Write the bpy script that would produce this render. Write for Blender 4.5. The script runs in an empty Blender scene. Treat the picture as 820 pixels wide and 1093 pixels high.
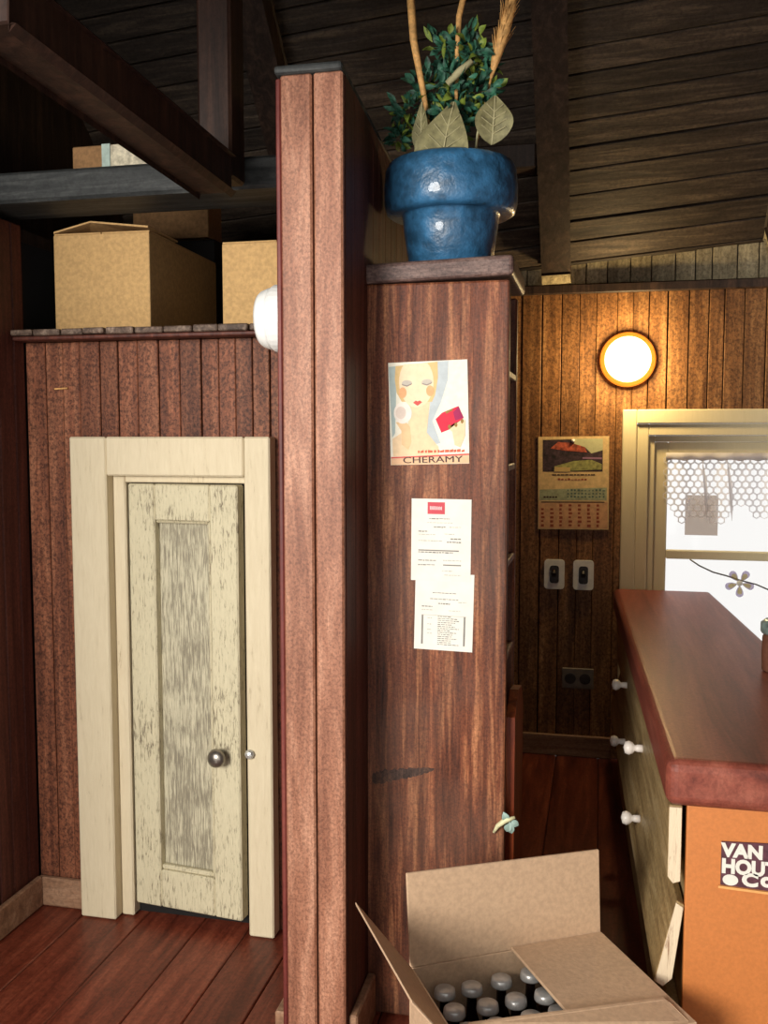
import bpy, bmesh, math, random
from mathutils import Vector, Matrix, Euler
random.seed(7)
S = bpy.context.scene
C = S.collection
R = math.radians

# ------------------------------------------------------------------ camera, world, lights, exposure
F_PX, YAW, PITCH = 1020.0, R(12.7), R(4.5)
cam_d = bpy.data.cameras.new('camera'); cam = bpy.data.objects.new('camera', cam_d); C.objects.link(cam)
cam.location = (0, 0, 2.0); cam.rotation_euler = (math.pi/2 - PITCH, 0, YAW)
cam_d.sensor_fit = 'VERTICAL'; cam_d.sensor_height = 36.0; cam_d.sensor_width = 27.0
cam_d.lens = 36.0*F_PX/1093.0; cam_d.clip_start = 0.02
S.camera = cam
w = bpy.data.worlds.new('world'); S.world = w; w.use_nodes = True
bg = w.node_tree.nodes['Background']; bg.inputs[0].default_value = (1.0, 0.985, 0.96, 1); bg.inputs[1].default_value = 1.04
def area(name, loc, target, size, energy, col):
    d = bpy.data.lights.new(name, 'AREA'); d.shape = 'DISK'; d.size = size; d.energy = energy; d.color = col
    o = bpy.data.objects.new(name, d); C.objects.link(o); o.location = loc
    o.rotation_euler = (Vector(target)-Vector(loc)).to_track_quat('-Z', 'Y').to_euler(); return o
area('daylight_from_the_open_front', (-2.5, -2.6, 2.6), (-0.9, 3.3, 1.7), 2.2, 450, (1.0, 0.95, 0.88))
vs = S.view_settings
vs.view_transform = 'Standard'; vs.look = 'None'; vs.exposure = 0.0; vs.gamma = 1.0; vs.use_curve_mapping = False

# ------------------------------------------------------------------ helpers
def lin(c):
    return tuple(((v/255)/12.92 if v/255 <= 0.04045 else ((v/255+0.055)/1.055)**2.4) for v in c) + (1.0,)
def new_mat(name):
    m = bpy.data.materials.new(name); m.use_nodes = True
    nt = m.node_tree; b = nt.nodes['Principled BSDF']; return m, nt, b
def nd(nt, t, **kw):
    n = nt.nodes.new(t)
    for k, v in kw.items():
        setattr(n, k, v)
    return n
def ramp(nt, stops):
    n = nt.nodes.new('ShaderNodeValToRGB'); e = n.color_ramp.elements
    while len(e) < len(stops): e.new(0.5)
    for i, (p, c) in enumerate(stops): e[i].position = p; e[i].color = c
    return n
def coords(nt, scale, jitter=True):
    tc = nd(nt, 'ShaderNodeTexCoord'); out = tc.outputs['Object']
    if jitter:
        oi = nd(nt, 'ShaderNodeObjectInfo'); mul = nd(nt, 'ShaderNodeVectorMath', operation='SCALE')
        cmb = nd(nt, 'ShaderNodeCombineXYZ')
        for i in range(3): nt.links.new(oi.outputs['Random'], cmb.inputs[i])
        nt.links.new(cmb.outputs[0], mul.inputs[0]); mul.inputs['Scale'].default_value = 23.7
        add = nd(nt, 'ShaderNodeVectorMath', operation='ADD')
        nt.links.new(out, add.inputs[0]); nt.links.new(mul.outputs[0], add.inputs[1]); out = add.outputs[0]
    mp = nd(nt, 'ShaderNodeMapping'); mp.inputs['Scale'].default_value = scale
    nt.links.new(out, mp.inputs[0]); return mp.outputs[0], out
def noise(nt, vec, scale, detail=5, rough=0.6, dist=0.0):
    n = nd(nt, 'ShaderNodeTexNoise'); n.inputs['Scale'].default_value = scale; n.inputs['Detail'].default_value = detail
    n.inputs['Roughness'].default_value = rough; n.inputs['Distortion'].default_value = dist
    nt.links.new(vec, n.inputs['Vector']); return n.outputs['Fac']
def mixc(nt, fac, a, b, mode='MIX'):
    n = nd(nt, 'ShaderNodeMix', data_type='RGBA', blend_type=mode)
    for sock, v in ((n.inputs[0], fac), (n.inputs[6], a), (n.inputs[7], b)):
        if hasattr(v, 'is_linked') or hasattr(v, 'node'): nt.links.new(v, sock)
        else: sock.default_value = v
    return n.outputs[2]
def wood(name, dark, mid, light, axis='z', grain=22, stretch=14, rough=0.5, speck=0.5, speck_scale=75, var=0.35, bump=0.25, coat=0.0, grey=None, broad=0.0):
    m, nt, b = new_mat(name)
    sc = [grain]*3; sc['xyz'.index(axis)] = grain/stretch
    v, raw = coords(nt, sc)
    g = noise(nt, v, 1.0, 7, 0.68, 0.5)
    rp = ramp(nt, [(0.30, lin(dark)), (0.50, lin(mid)), (0.70, lin(light))]); nt.links.new(g, rp.inputs[0])
    col = rp.outputs[0]
    if speck > 0:
        mp2 = nd(nt, 'ShaderNodeMapping'); s2 = [1.0]*3; s2['xyz'.index(axis)] = 0.85; mp2.inputs['Scale'].default_value = s2
        nt.links.new(raw, mp2.inputs[0])
        f = noise(nt, mp2.outputs[0], speck_scale, 3, 0.6, 0.6)
        r2 = ramp(nt, [(0.36, (0.30, 0.27, 0.27, 1)), (0.52, (1, 1, 1, 1)), (0.68, (1.55, 1.5, 1.45, 1))]); nt.links.new(f, r2.inputs[0])
        col = mixc(nt, speck, col, r2.outputs[0], 'MULTIPLY')
    if broad:
        sb = [7.0]*3; sb['xyz'.index(axis)] = 0.7
        mpb = nd(nt, 'ShaderNodeMapping'); mpb.inputs['Scale'].default_value = sb; nt.links.new(raw, mpb.inputs[0])
        fb = noise(nt, mpb.outputs[0], 1.0, 4, 0.6, 1.2)
        rb = ramp(nt, [(0.38, (0.42, 0.36, 0.34, 1)), (0.52, (1, 1, 1, 1)), (0.66, (1.35, 1.2, 1.1, 1))]); nt.links.new(fb, rb.inputs[0])
        col = mixc(nt, broad, col, rb.outputs[0], 'MULTIPLY')
    if grey:  # blotchy grey mixed into the colour for the cabinet's glossy sheen, painted not reflected
        gq = noise(nt, raw, 2.2, 3, 0.5); r3 = ramp(nt, [(0.45, (0, 0, 0, 1)), (0.65, (1, 1, 1, 1))]); nt.links.new(gq, r3.inputs[0])
        mm = nd(nt, 'ShaderNodeMath', operation='MULTIPLY'); nt.links.new(r3.outputs[0], mm.inputs[0]); mm.inputs[1].default_value = 0.22
        col = mixc(nt, mm.outputs[0], col, lin(grey))
    oi = nd(nt, 'ShaderNodeObjectInfo'); mr = nd(nt, 'ShaderNodeMapRange')
    mr.inputs[3].default_value = 1-var; mr.inputs[4].default_value = 1+var*0.6
    nt.links.new(oi.outputs['Random'], mr.inputs[0])
    hs = nd(nt, 'ShaderNodeHueSaturation'); nt.links.new(mr.outputs[0], hs.inputs['Value']); nt.links.new(col, hs.inputs['Color'])
    nt.links.new(hs.outputs[0], b.inputs['Base Color']); b.inputs['Roughness'].default_value = rough; b.inputs['Specular IOR Level'].default_value = 0.28
    if coat: b.inputs['Coat Weight'].default_value = coat; b.inputs['Coat Roughness'].default_value = 0.25
    bp = nd(nt, 'ShaderNodeBump'); bp.inputs['Strength'].default_value = bump; bp.inputs['Distance'].default_value = 0.01
    nt.links.new(g, bp.inputs['Height']); nt.links.new(bp.outputs[0], b.inputs['Normal'])
    return m
def plain(name, col, rough=0.6, metal=0.0, vary=0.12, scale=30, bump=0.1, emit=None, emit_s=0, coat=0):
    m, nt, b = new_mat(name)
    _, raw = coords(nt, (1, 1, 1))
    f = noise(nt, raw, scale, 4, 0.6)
    c = lin(col); lo = tuple(v*(1-vary*1.6) for v in c[:3])+(1,); hi = tuple(min(1, v*(1+vary)) for v in c[:3])+(1,)
    rp = ramp(nt, [(0.35, lo), (0.65, hi)]); nt.links.new(f, rp.inputs[0]); nt.links.new(rp.outputs[0], b.inputs['Base Color'])
    b.inputs['Roughness'].default_value = rough; b.inputs['Metallic'].default_value = metal
    if bump:
        bp = nd(nt, 'ShaderNodeBump'); bp.inputs['Strength'].default_value = bump; bp.inputs['Distance'].default_value = 0.01
        nt.links.new(f, bp.inputs['Height']); nt.links.new(bp.outputs[0], b.inputs['Normal'])
    if emit: b.inputs['Emission Color'].default_value = lin(emit); b.inputs['Emission Strength'].default_value = emit_s
    if coat: b.inputs['Coat Weight'].default_value = coat
    return m
def chipped(name, paint, under, amount=0.42, axis='z', tint=None, gs=60, gl=7):
    m, nt, b = new_mat(name)
    sc = [gs]*3; sc['xyz'.index(axis)] = gl
    v, raw = coords(nt, sc)
    g = noise(nt, v, 1.0, 6, 0.7, 0.6)
    big = noise(nt, raw, 5, 3, 0.6)
    ad = nd(nt, 'ShaderNodeMath', operation='MULTIPLY_ADD'); nt.links.new(big, ad.inputs[0]); ad.inputs[1].default_value = 0.35; nt.links.new(g, ad.inputs[2])
    rp = ramp(nt, [(amount, lin(under)), (amount+0.14, lin(paint)), (0.98, lin(tint or paint))]); nt.links.new(ad.outputs[0], rp.inputs[0])
    nt.links.new(rp.outputs[0], b.inputs['Base Color']); b.inputs['Roughness'].default_value = 0.65
    bp = nd(nt, 'ShaderNodeBump'); bp.inputs['Strength'].default_value = 0.5; bp.inputs['Distance'].default_value = 0.008
    nt.links.new(g, bp.inputs['Height']); nt.links.new(bp.outputs[0], b.inputs['Normal'])
    return m

M = {}
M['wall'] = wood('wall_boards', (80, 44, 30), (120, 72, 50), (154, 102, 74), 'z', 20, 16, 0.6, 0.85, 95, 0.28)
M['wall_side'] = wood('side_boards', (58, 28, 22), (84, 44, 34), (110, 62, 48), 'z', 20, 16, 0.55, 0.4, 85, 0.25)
M['kitchen'] = wood('kitchen_boards', (84, 54, 30), (128, 88, 52), (166, 122, 78), 'z', 20, 14, 0.55, 0.7, 70, 0.22)
M['frieze'] = wood('frieze_boards', (120, 108, 84), (160, 148, 118), (190, 178, 146), 'z', 18, 10, 0.7, 0.5, 60, 0.15)
M['part'] = wood('partition_boards', (116, 72, 54), (150, 102, 79), (184, 136, 110), 'z', 16, 8, 0.5, 0.5, 130, 0.1)
M['part_edge'] = wood('partition_edging', (70, 28, 26), (104, 46, 40), (130, 70, 58), 'z', 20, 16, 0.5, 0.2, 85, 0.1)
M['cab'] = wood('cabinet_oak', (54, 25, 15), (112, 62, 40), (184, 124, 84), 'z', 30, 16, 0.55, 0.5, 130, 0.06, 0.5, 0.0, grey=(112, 94, 82), broad=0.6)
M['cabtop'] = wood('cabinet_cap', (66, 48, 44), (104, 82, 76), (140, 116, 106), 'x', 40, 6, 0.5, 0.5, 110, 0.05)
M['cabin'] = wood('cabinet_red', (70, 26, 14), (120, 52, 26), (160, 84, 44), 'z', 24, 16, 0.4, 0.1, 90, 0.1)
M['floor'] = wood('floor_planks', (74, 30, 20), (112, 52, 36), (146, 78, 56), 'y', 18, 12, 0.38, 0.35, 70, 0.16, 0.2)
M['roof'] = wood('roof_boards', (36, 29, 24), (60, 50, 42), (96, 82, 68), 'x', 26, 18, 0.6, 0.4, 60, 0.35, 0.5)
M['beam'] = wood('beam_wood', (30, 22, 18), (48, 36, 30), (74, 56, 46), 'z', 22, 10, 0.5, 0.3, 60, 0.2)
M['beam_red'] = wood('beam_red', (30, 19, 15), (48, 31, 24), (74, 50, 39), 'z', 22, 12, 0.5, 0.3, 60, 0.1)
M['slate'] = wood('slate_beam', (34, 36, 36), (52, 54, 54), (78, 80, 78), 'x', 22, 10, 0.6, 0.3, 60, 0.1)
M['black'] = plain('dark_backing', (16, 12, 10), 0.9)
M['shelf'] = wood('shelf_planks', (58, 46, 40), (98, 80, 68), (150, 130, 114), 'y', 30, 8, 0.6, 0.5, 70, 0.25)
M['base'] = wood('baseboard_wood', (112, 80, 60), (150, 114, 88), (176, 142, 114), 'x', 18, 10, 0.55, 0.3, 70, 0.08)
M['frame'] = chipped('cream_paint', (208, 193, 161), (154, 136, 108), 0.40, 'z', (220, 206, 175))
M['door'] = chipped('worn_door_paint', (200, 190, 158), (112, 100, 80), 0.50, 'z', (214, 204, 172), 130, 22)
M['doorp'] = chipped('worn_panel_paint', (196, 188, 160), (134, 126, 106), 0.60, 'z', (210, 202, 174), 220, 12)
M['win'] = chipped('window_paint', (222, 210, 172), (176, 160, 120), 0.34, 'z', (230, 218, 182))
for n_ in M['win'].node_tree.nodes:
    if n_.type == 'BUMP': n_.inputs['Strength'].default_value = 0.12
    if n_.type == 'BSDF_PRINCIPLED': n_.inputs['Roughness'].default_value = 0.85
M['sash'] = plain('sash_paint', (206, 192, 160), 0.6)
M['card'] = plain('cardboard', (196, 158, 104), 0.85, 0, 0.1, 60, 0.15)
M['card2'] = plain('cardboard_grey', (196, 164, 132), 0.85, 0, 0.07, 70, 0.1)
M['card_edge'] = plain('cardboard_edge', (218, 190, 150), 0.9, 0, 0.1, 60)
M['card_dark'] = plain('cardboard_brown', (140, 104, 66), 0.85, 0, 0.15, 60, 0.15)
M['tape'] = plain('box_label_tape', (168, 186, 176), 0.5)
M['label_pale'] = plain('box_label', (206, 196, 170), 0.7, 0, 0.25, 40)
M['pot'] = plain('blue_glaze', (46, 94, 130), 0.42, 0, 0.3, 16, 0.9, coat=0.35)
M['soil'] = plain('soil', (44, 34, 26), 0.95)
M['leaf'] = plain('leaf_green', (48, 98, 76), 0.6, 0, 0.5, 30)
M['leaf_y'] = plain('leaf_yellow_green', (120, 138, 52), 0.55, 0, 0.3, 30)
M['dry'] = plain('dried_leaf', (128, 122, 84), 0.7, 0, 0.2, 40)
M['vein'] = plain('leaf_vein', (170, 162, 122), 0.7)
M['straw'] = plain('straw', (218, 166, 100), 0.7, 0, 0.2, 60)
M['counter'] = wood('counter_top', (100, 50, 40), (134, 70, 56), (158, 92, 74), 'y', 10, 14, 0.42, 0.25, 90, 0.05, 0.1, 0.0)
M['orange'] = plain('orange_panel', (200, 122, 62), 0.5, 0, 0.05, 90, 0.05)
M['drawer'] = wood('drawer_front', (124, 100, 66), (162, 136, 92), (190, 166, 122), 'y', 22, 12, 0.5, 0.3, 80, 0.08)
M['drawer_end'] = chipped('drawer_end', (226, 206, 174), (150, 112, 84), 0.5, 'z')
M['knob'] = plain('white_knob', (232, 222, 212), 0.35, 0, 0.04)
M['metal'] = plain('pewter', (150, 144, 134), 0.3, 0.85, 0.15)
M['nickel'] = plain('nickel', (214, 214, 210), 0.25, 0.6, 0.1)
M['paper'] = plain('paper_white', (228, 224, 212), 0.8, 0, 0.03, 20, 0)
M['ink'] = plain('grey_ink', (132, 128, 122), 0.8, 0, 0.1, 40, 0)
M['ink_light'] = plain('pale_ink', (186, 182, 172), 0.8, 0, 0.1, 40, 0)
M['white'] = plain('white_enamel', (238, 238, 234), 0.4, 0, 0.04, 20, 0.03)
M['plate'] = plain('switch_plate', (236, 234, 222), 0.45, 0, 0.05)
M['socket'] = plain('socket_plate', (120, 108, 94), 0.5)
M['dark'] = plain('dark_detail', (44, 34, 28), 0.5, 0, 0.3)
M['glow'] = plain('lit_lamp_dome', (255, 240, 205), 0.4, 0, 0.0, 20, 0, (255, 236, 190), 5.0)
M['brass'] = plain('amber_glass_ring', (236, 160, 70), 0.35, 0.0, 0.1, 20, 0, (255, 150, 40), 0.9)
M['bottle'] = plain('dark_bottle', (26, 16, 14), 0.15, 0, 0.2, 20, 0)
M['cap'] = plain('silver_cap', (196, 194, 190), 0.3, 0.35, 0.12, 30, 0.1)
M['flowery'] = plain('flower_yellow', (222, 212, 120), 0.5)
M['flowerp'] = plain('flower_lilac', (140, 130, 150), 0.5)
M['wire'] = plain('wire', (110, 106, 100), 0.4, 0.5)
M['jar_lid'] = plain('jar_lid', (130, 146, 140), 0.25, 0.2, 0.3, 20)
M['jar'] = plain('brown_jar', (112, 74, 58), 0.25)
M['sprig'] = plain('sprig_pale', (226, 222, 176), 0.5)
M['sprig_b'] = plain('sprig_blue', (150, 176, 166), 0.5)
M['scuff'] = wood('scuff', (44, 32, 28), (70, 52, 44), (100, 70, 54), 'z', 50, 12, 0.6, 0.5, 130, 0.05)
def sheer(name, col, clear=0.0, trans=0.6):
    m, nt, b = new_mat(name); b.inputs['Base Color'].default_value = lin(col); b.inputs['Roughness'].default_value = 0.9
    t = nd(nt, 'ShaderNodeBsdfTranslucent'); t.inputs[0].default_value = lin(col)
    _, raw = coords(nt, (1, 1, 1)); f = noise(nt, raw, 60, 3); bp = nd(nt, 'ShaderNodeBump'); bp.inputs['Strength'].default_value = 0.2; nt.links.new(f, bp.inputs['Height']); nt.links.new(bp.outputs[0], b.inputs['Normal'])
    mx = nd(nt, 'ShaderNodeMixShader'); mx.inputs[0].default_value = trans
    nt.links.new(b.outputs[0], mx.inputs[1]); nt.links.new(t.outputs[0], mx.inputs[2])
    tp = nd(nt, 'ShaderNodeBsdfTransparent'); tp.inputs[0].default_value = tuple(math.sqrt(v) for v in lin(col)[:3])+(1,)
    m2 = nd(nt, 'ShaderNodeMixShader'); m2.inputs[0].default_value = clear
    nt.links.new(mx.outputs[0], m2.inputs[1]); nt.links.new(tp.outputs[0], m2.inputs[2])
    nt.links.new(m2.outputs[0], nt.nodes['Material Output'].inputs[0]); return m
def flat(name, c, v=0.05): 
    if name not in M: M[name] = plain('print_'+name, c, 0.75, 0, v, 40, 0)
    return M[name]
def glass_mat():
    m, nt, b = new_mat('window_glass'); nt.nodes.remove(b); out = nt.nodes['Material Output']
    t = nd(nt, 'ShaderNodeBsdfTransparent'); t.inputs[0].default_value = (0.99, 0.99, 0.99, 1)
    g = nd(nt, 'ShaderNodeBsdfGlossy'); g.inputs['Roughness'].default_value = 0.05
    mx = nd(nt, 'ShaderNodeMixShader'); mx.inputs[0].default_value = 0.03
    nt.links.new(t.outputs[0], mx.inputs[1]); nt.links.new(g.outputs[0], mx.inputs[2]); nt.links.new(mx.outputs[0], out.inputs[0]); return m
M['glass'] = glass_mat()
M['lace'] = sheer('lace', (238, 234, 234), 0.0, 0.45); M['flowery_s'] = sheer('flower_yellow_resin', (244, 236, 170), 0.8); M['flowerp_s'] = sheer('flower_lilac_resin', (180, 170, 190), 0.8); M['card_sheer'] = sheer('window_card', (206, 194, 184), 0.55)

ORG = {}
def base_name(n): return n
def link(name, bm, mat, parent=None, smooth=False, mats=None):
    """bm in world coordinates -> ONE mesh object with its origin at its own base"""
    bm.normal_update()
    xs = [v.co for v in bm.verts]
    o0 = Vector(((min(c.x for c in xs)+max(c.x for c in xs))/2, (min(c.y for c in xs)+max(c.y for c in xs))/2, min(c.z for c in xs)))
    bmesh.ops.translate(bm, verts=bm.verts, vec=-o0)
    me = bpy.data.meshes.new(name); bm.to_mesh(me); bm.free()
    for mm in (mats or [mat]): me.materials.append(mm)
    if smooth:
        for p in me.polygons: p.use_smooth = True
    o = bpy.data.objects.new(name, me); C.objects.link(o)
    ORG[o] = o0
    if parent: o.parent = parent; o.location = o0-ORG[parent]
    else: o.location = o0
    return o
def thing(name, loc, label, cat, group=None):
    o = bpy.data.objects.new(name, None); C.objects.link(o); o.empty_display_size = 0.05
    o.location = loc; ORG[o] = Vector(loc); return tag(o, label, cat, group)
def tag(o, label, cat, group=None):
    o['label'] = label; o['category'] = cat
    if group: o['group'] = group
    return o
def STUFF(o): o['kind'] = 'stuff'; return o
def struct(o, label, cat=None):
    o['kind'] = 'structure'; o['label'] = label; o['category'] = cat or 'wall'; return o
def copy_thing(src, delta, label=None, group=None):
    def rec(o, parent, top):
        c = o.copy(); C.objects.link(c); ORG[c] = ORG[o]+Vector(delta); c.parent = parent
        if top: c.location = o.location+Vector(delta)
        for ch in o.children: rec(ch, c, False)
        return c
    c = rec(src, None, True)
    if label: c['label'] = label
    if group: c['group'] = group
    return c
def box(x0, x1, y0, y1, z0, z1, bev=0.0, seg=1, bm=None):
    own = bm is None; b2 = bmesh.new()
    bmesh.ops.create_cube(b2, size=1)
    for v in b2.verts: v.co = Vector(((x0+x1)/2+v.co.x*(x1-x0), (y0+y1)/2+v.co.y*(y1-y0), (z0+z1)/2+v.co.z*(z1-z0)))
    if bev: bmesh.ops.bevel(b2, geom=b2.edges[:], offset=bev, segments=seg, affect='EDGES', profile=0.5)
    if own: return b2
    join(bm, b2); return bm
def join(bm, b2):
    me = bpy.data.meshes.new('tmp'); b2.to_mesh(me); b2.free(); bm.from_mesh(me); bpy.data.meshes.remove(me)
def xf(bm, mat, pivot):
    bmesh.ops.transform(bm, matrix=Matrix.Translation(pivot) @ mat @ Matrix.Translation(-Vector(pivot)), verts=bm.verts); return bm
def bar(p0, p1, wd, ht, upv=(0, 0, 1), bev=0.008):
    p0, p1 = Vector(p0), Vector(p1); d = (p1-p0); L = d.length; d.normalize()
    side = d.cross(Vector(upv)).normalized(); u = side.cross(d).normalized()
    b = bmesh.new(); bmesh.ops.create_cube(b, size=1)
    c = (p0+p1)/2
    for v in b.verts: v.co = c+d*(v.co.x*L)+side*(v.co.y*wd)+u*(v.co.z*ht)
    if bev: bmesh.ops.bevel(b, geom=b.edges[:], offset=bev, segments=1, affect='EDGES', profile=0.5)
    return b
def lathe(prof, center, axis='z', n=28, bm=None):
    """prof: (radius, height) list along the axis from centre"""
    b = bmesh.new(); rings = []
    for r, h in prof:
        ring = []
        for k in range(n):
            a = 2*math.pi*k/n; x, y = r*math.cos(a), r*math.sin(a)
            p = {'z': (x, y, h), 'y': (x, h, y), '-y': (x, -h, y), 'x': (h, x, y), '-x': (-h, x, y)}[axis]
            ring.append(b.verts.new(Vector(center)+Vector(p)))
        rings.append(ring)
    for r0, r1 in zip(rings, rings[1:]):
        for k in range(n): b.faces.new((r0[k], r0[(k+1) % n], r1[(k+1) % n], r1[k]))
    b.faces.new(rings[0]); b.faces.new(rings[-1])
    bmesh.ops.remove_doubles(b, verts=b.verts, dist=1e-6)
    bmesh.ops.recalc_face_normals(b, faces=b.faces)
    if bm is not None: join(bm, b); return bm
    return b
def tube(pts, rads, n=8, bm=None):
    b = bmesh.new(); pts = [Vector(p) for p in pts]
    if not hasattr(rads, '__len__'): rads = [rads]*len(pts)
    rings = []
    for i, p in enumerate(pts):
        d = (pts[min(i+1, len(pts)-1)]-pts[max(i-1, 0)]).normalized()
        a = d.cross(Vector((0.31, 0.9, 0.27))).normalized(); c = d.cross(a)
        rings.append([b.verts.new(p+(a*math.cos(2*math.pi*k/n)+c*math.sin(2*math.pi*k/n))*rads[i]) for k in range(n)])
    for r0, r1 in zip(rings, rings[1:]):
        for k in range(n): b.faces.new((r0[k], r0[(k+1) % n], r1[(k+1) % n], r1[k]))
    b.faces.new(rings[0]); b.faces.new(rings[-1]); bmesh.ops.recalc_face_normals(b, faces=b.faces)
    if bm is not None: join(bm, b); return bm
    return b
def prism(poly, y0, y1, bm=None):
    """poly of (x, z), extruded in y from y0 (front) to y1"""
    b = bmesh.new()
    f = [b.verts.new((x, y0, z)) for x, z in poly]; k = [b.verts.new((x, y1, z)) for x, z in poly]
    b.faces.new(f); b.faces.new(k[::-1]); n = len(poly)
    for i in range(n): b.faces.new((f[i], f[(i+1) % n], k[(i+1) % n], k[i]))
    bmesh.ops.recalc_face_normals(b, faces=b.faces)
    if bm is not None: join(bm, b); return bm
    return b
def slab(corners, thick):
    """4 corners + a thickness vector"""
    b = bmesh.new(); t = Vector(thick)
    f = [b.verts.new(Vector(c)) for c in corners]; k = [b.verts.new(Vector(c)+t) for c in corners]; n = len(corners)
    b.faces.new(f); b.faces.new(k[::-1])
    for i in range(n): b.faces.new((f[i], f[(i+1) % n], k[(i+1) % n], k[i]))
    bmesh.ops.recalc_face_normals(b, faces=b.faces); return b
def ell(cx, cz, rx, rz, n=22, a0=0, a1=2*math.pi):
    return [(cx+rx*math.cos(a0+(a1-a0)*k/n), cz+rz*math.sin(a0+(a1-a0)*k/n)) for k in range(n if a1-a0 > 6.2 else n+1)]
def text_bm(s, x, y, z, size, offset=0.0, sx=1.0, align='LEFT', depth=0.0006):
    cu = bpy.data.curves.new('lettering', 'FONT'); cu.body = s; cu.size = size; cu.offset = offset; cu.extrude = depth; cu.align_x = align
    cu.resolution_u = 4
    o = bpy.data.objects.new('lettering', cu); C.objects.link(o)
    dg = bpy.context.evaluated_depsgraph_get(); dg.update()
    me = bpy.data.meshes.new_from_object(o.evaluated_get(dg)); bpy.data.objects.remove(o); bpy.data.curves.remove(cu)
    b = bmesh.new(); b.from_mesh(me); bpy.data.meshes.remove(me)
    bmesh.ops.transform(b, matrix=Matrix.Translation((x, y, z)) @ Matrix.Rotation(math.pi/2, 4, 'X') @ Matrix.Diagonal((sx, 1, 1, 1)), verts=b.verts)
    return b

# ------------------------------------------------------------------ the shell of the house
def roof_z(x, y): return 3.05+(6.0-y)*1.0+0.085*x
XL, XR, YB = -2.32, 1.75, 6.0
fl = struct(link('floor', box(XL-0.05, XR, 0.9, 6.05, -0.08, -0.012), M['black']), 'dark red-brown plank floor of the storeroom and kitchen', 'floor')
x = XL
while x < XR:
    wd = random.uniform(0.2, 0.30)
    link('plank', box(x+0.0015, min(x+wd, XR)-0.0015, 0.9, 6.0, -0.03, random.uniform(-0.003, 0.0), 0.004), M['floor'], fl); x += wd
# left wall (boards run upright), with its gable above
wl = struct(link('wall_left', box(XL-0.10, XL-0.022, 0.9, 6.05, 0, 2.80), M['black']), 'dark brown boarded side wall at the left edge', 'wall')
y = 3.56
while y > 1.6:
    wd = random.uniform(0.075, 0.125)
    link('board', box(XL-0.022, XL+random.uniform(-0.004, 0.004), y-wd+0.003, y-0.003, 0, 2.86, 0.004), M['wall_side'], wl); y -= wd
g = slab([(XL-0.55, 0.9, 2.80), (XL-0.55, 6.05, 2.80), (XL-0.55, 6.05, 2.90), (XL-0.55, 3.4, 5.55), (XL-0.55, 0.9, 3.1)], (-0.06, 0, 0))
struct(link('ceiling_leak_stop', box(XL-0.62, XL-0.03, 0.9, 6.1, 2.80, 2.855), M['beam']), 'dark slab added along the top of the left wall against a light leak', 'ceiling')  # horizontal slab added to close a light leak below the gable
struct(link('wall_left_gable', g, M['beam']), 'dark gable boards high above the left wall', 'wall')
g = slab([(XR, 0.9, 0), (XR, 6.05, 0), (XR, 6.05, 3.12), (XR, 3.4, 5.78), (XR, 0.9, 3.15)], (0.08, 0, 0))
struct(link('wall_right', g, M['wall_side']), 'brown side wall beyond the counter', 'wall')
# closet wall with the cream door
WB = 3.56
wb = struct(link('wall_closet', box(XL, -0.96, WB+0.022, WB+0.09, 0, 2.385), M['black']), 'reddish brown boarded wall around the cream closet door', 'wall')
DX0, DX1, DZ = -1.90, -1.345, 1.86
x = XL
while x < -0.97:
    wd = random.choice((0.058, 0.07, 0.078, 0.09)); x1 = min(x+wd, -0.96)
    gap = random.choice((0.0008, 0.001, 0.0015, 0.0035))
    z0 = DZ if (x1 > DX0 and x < DX1) else 0.0
    link('board', box(x+gap, x1-gap, WB+random.uniform(-0.006, 0.003), WB+0.022, z0, 2.385, 0.003), M['wall'], wb); x = x1
pin = tag(link('wall_pin', bar((-2.185, 3.552, 2.195), (-2.125, 3.552, 2.198), 0.006, 0.006, bev=0.001), M['straw']), 'thin pale pin on the boards left above the cream door', 'pin')
# back wall of the kitchen
wk = struct(link('wall_back', box(XL-0.65, 0.14, YB+0.022, YB+0.1, 0, 3.4), M['black']), 'warm brown boarded kitchen wall with lamp and window', 'wall')
link('backing', box(1.56, XR, YB+0.022, YB+0.1, 0, 3.4), M['black'], wk)
link('backing', box(0.14, 1.56, YB+0.022, YB+0.1, 0, 0.43), M['black'], wk)
link('backing', box(0.14, 1.56, YB+0.022, YB+0.1, 2.15, 3.4), M['black'], wk)
x = -0.80
while x < XR:
    wd = random.uniform(0.075, 0.125); x1 = min(x+wd, XR); gap = random.choice((0.001, 0.0015, 0.004))
    spans = [(2.10, 2.88), (0, 0.44)] if (x1 > 0.20 and x < 1.50) else [(0, 2.88)]
    d = random.uniform(-0.006, 0.004)
    for z0, z1 in spans: link('board', box(x+gap, x1-gap, YB+d, YB+0.022, z0, z1, 0.003), M['kitchen'], wk)
    x = x1
x = -0.80
while x < XR:
    wd = random.uniform(0.09, 0.14); x1 = min(x+wd, XR)
    link('frieze_board', box(x+0.003, x1-0.003, YB+random.uniform(0.0, 0.006), YB+0.022, 2.90, roof_z(x, YB)+0.02, 0.003), M['frieze'], wk); x = x1
struct(link('trim_1', box(-0.75, XR, YB-0.045, YB-0.007, 2.862, 2.918, 0.006), M['beam']), 'thin dark ledge running below the pale frieze boards', 'trim')
struct(link('baseboard_back', box(-0.75, 0.10, YB-0.03, YB-0.007, 0, 0.135, 0.006), M['base']), 'plain baseboard of the dark kitchen wall', 'baseboard')
struct(link('baseboard_left', box(XL+0.004, XL+0.03, 1.6, WB-0.03, 0, 0.13, 0.006), M['base']), 'tan baseboard along the left wall', 'baseboard')
struct(link('baseboard_closet', box(XL+0.004, -2.088, WB-0.032, WB-0.006, 0, 0.125, 0.006), M['base']), 'short tan baseboard between the corner and the door frame', 'baseboard')
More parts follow.
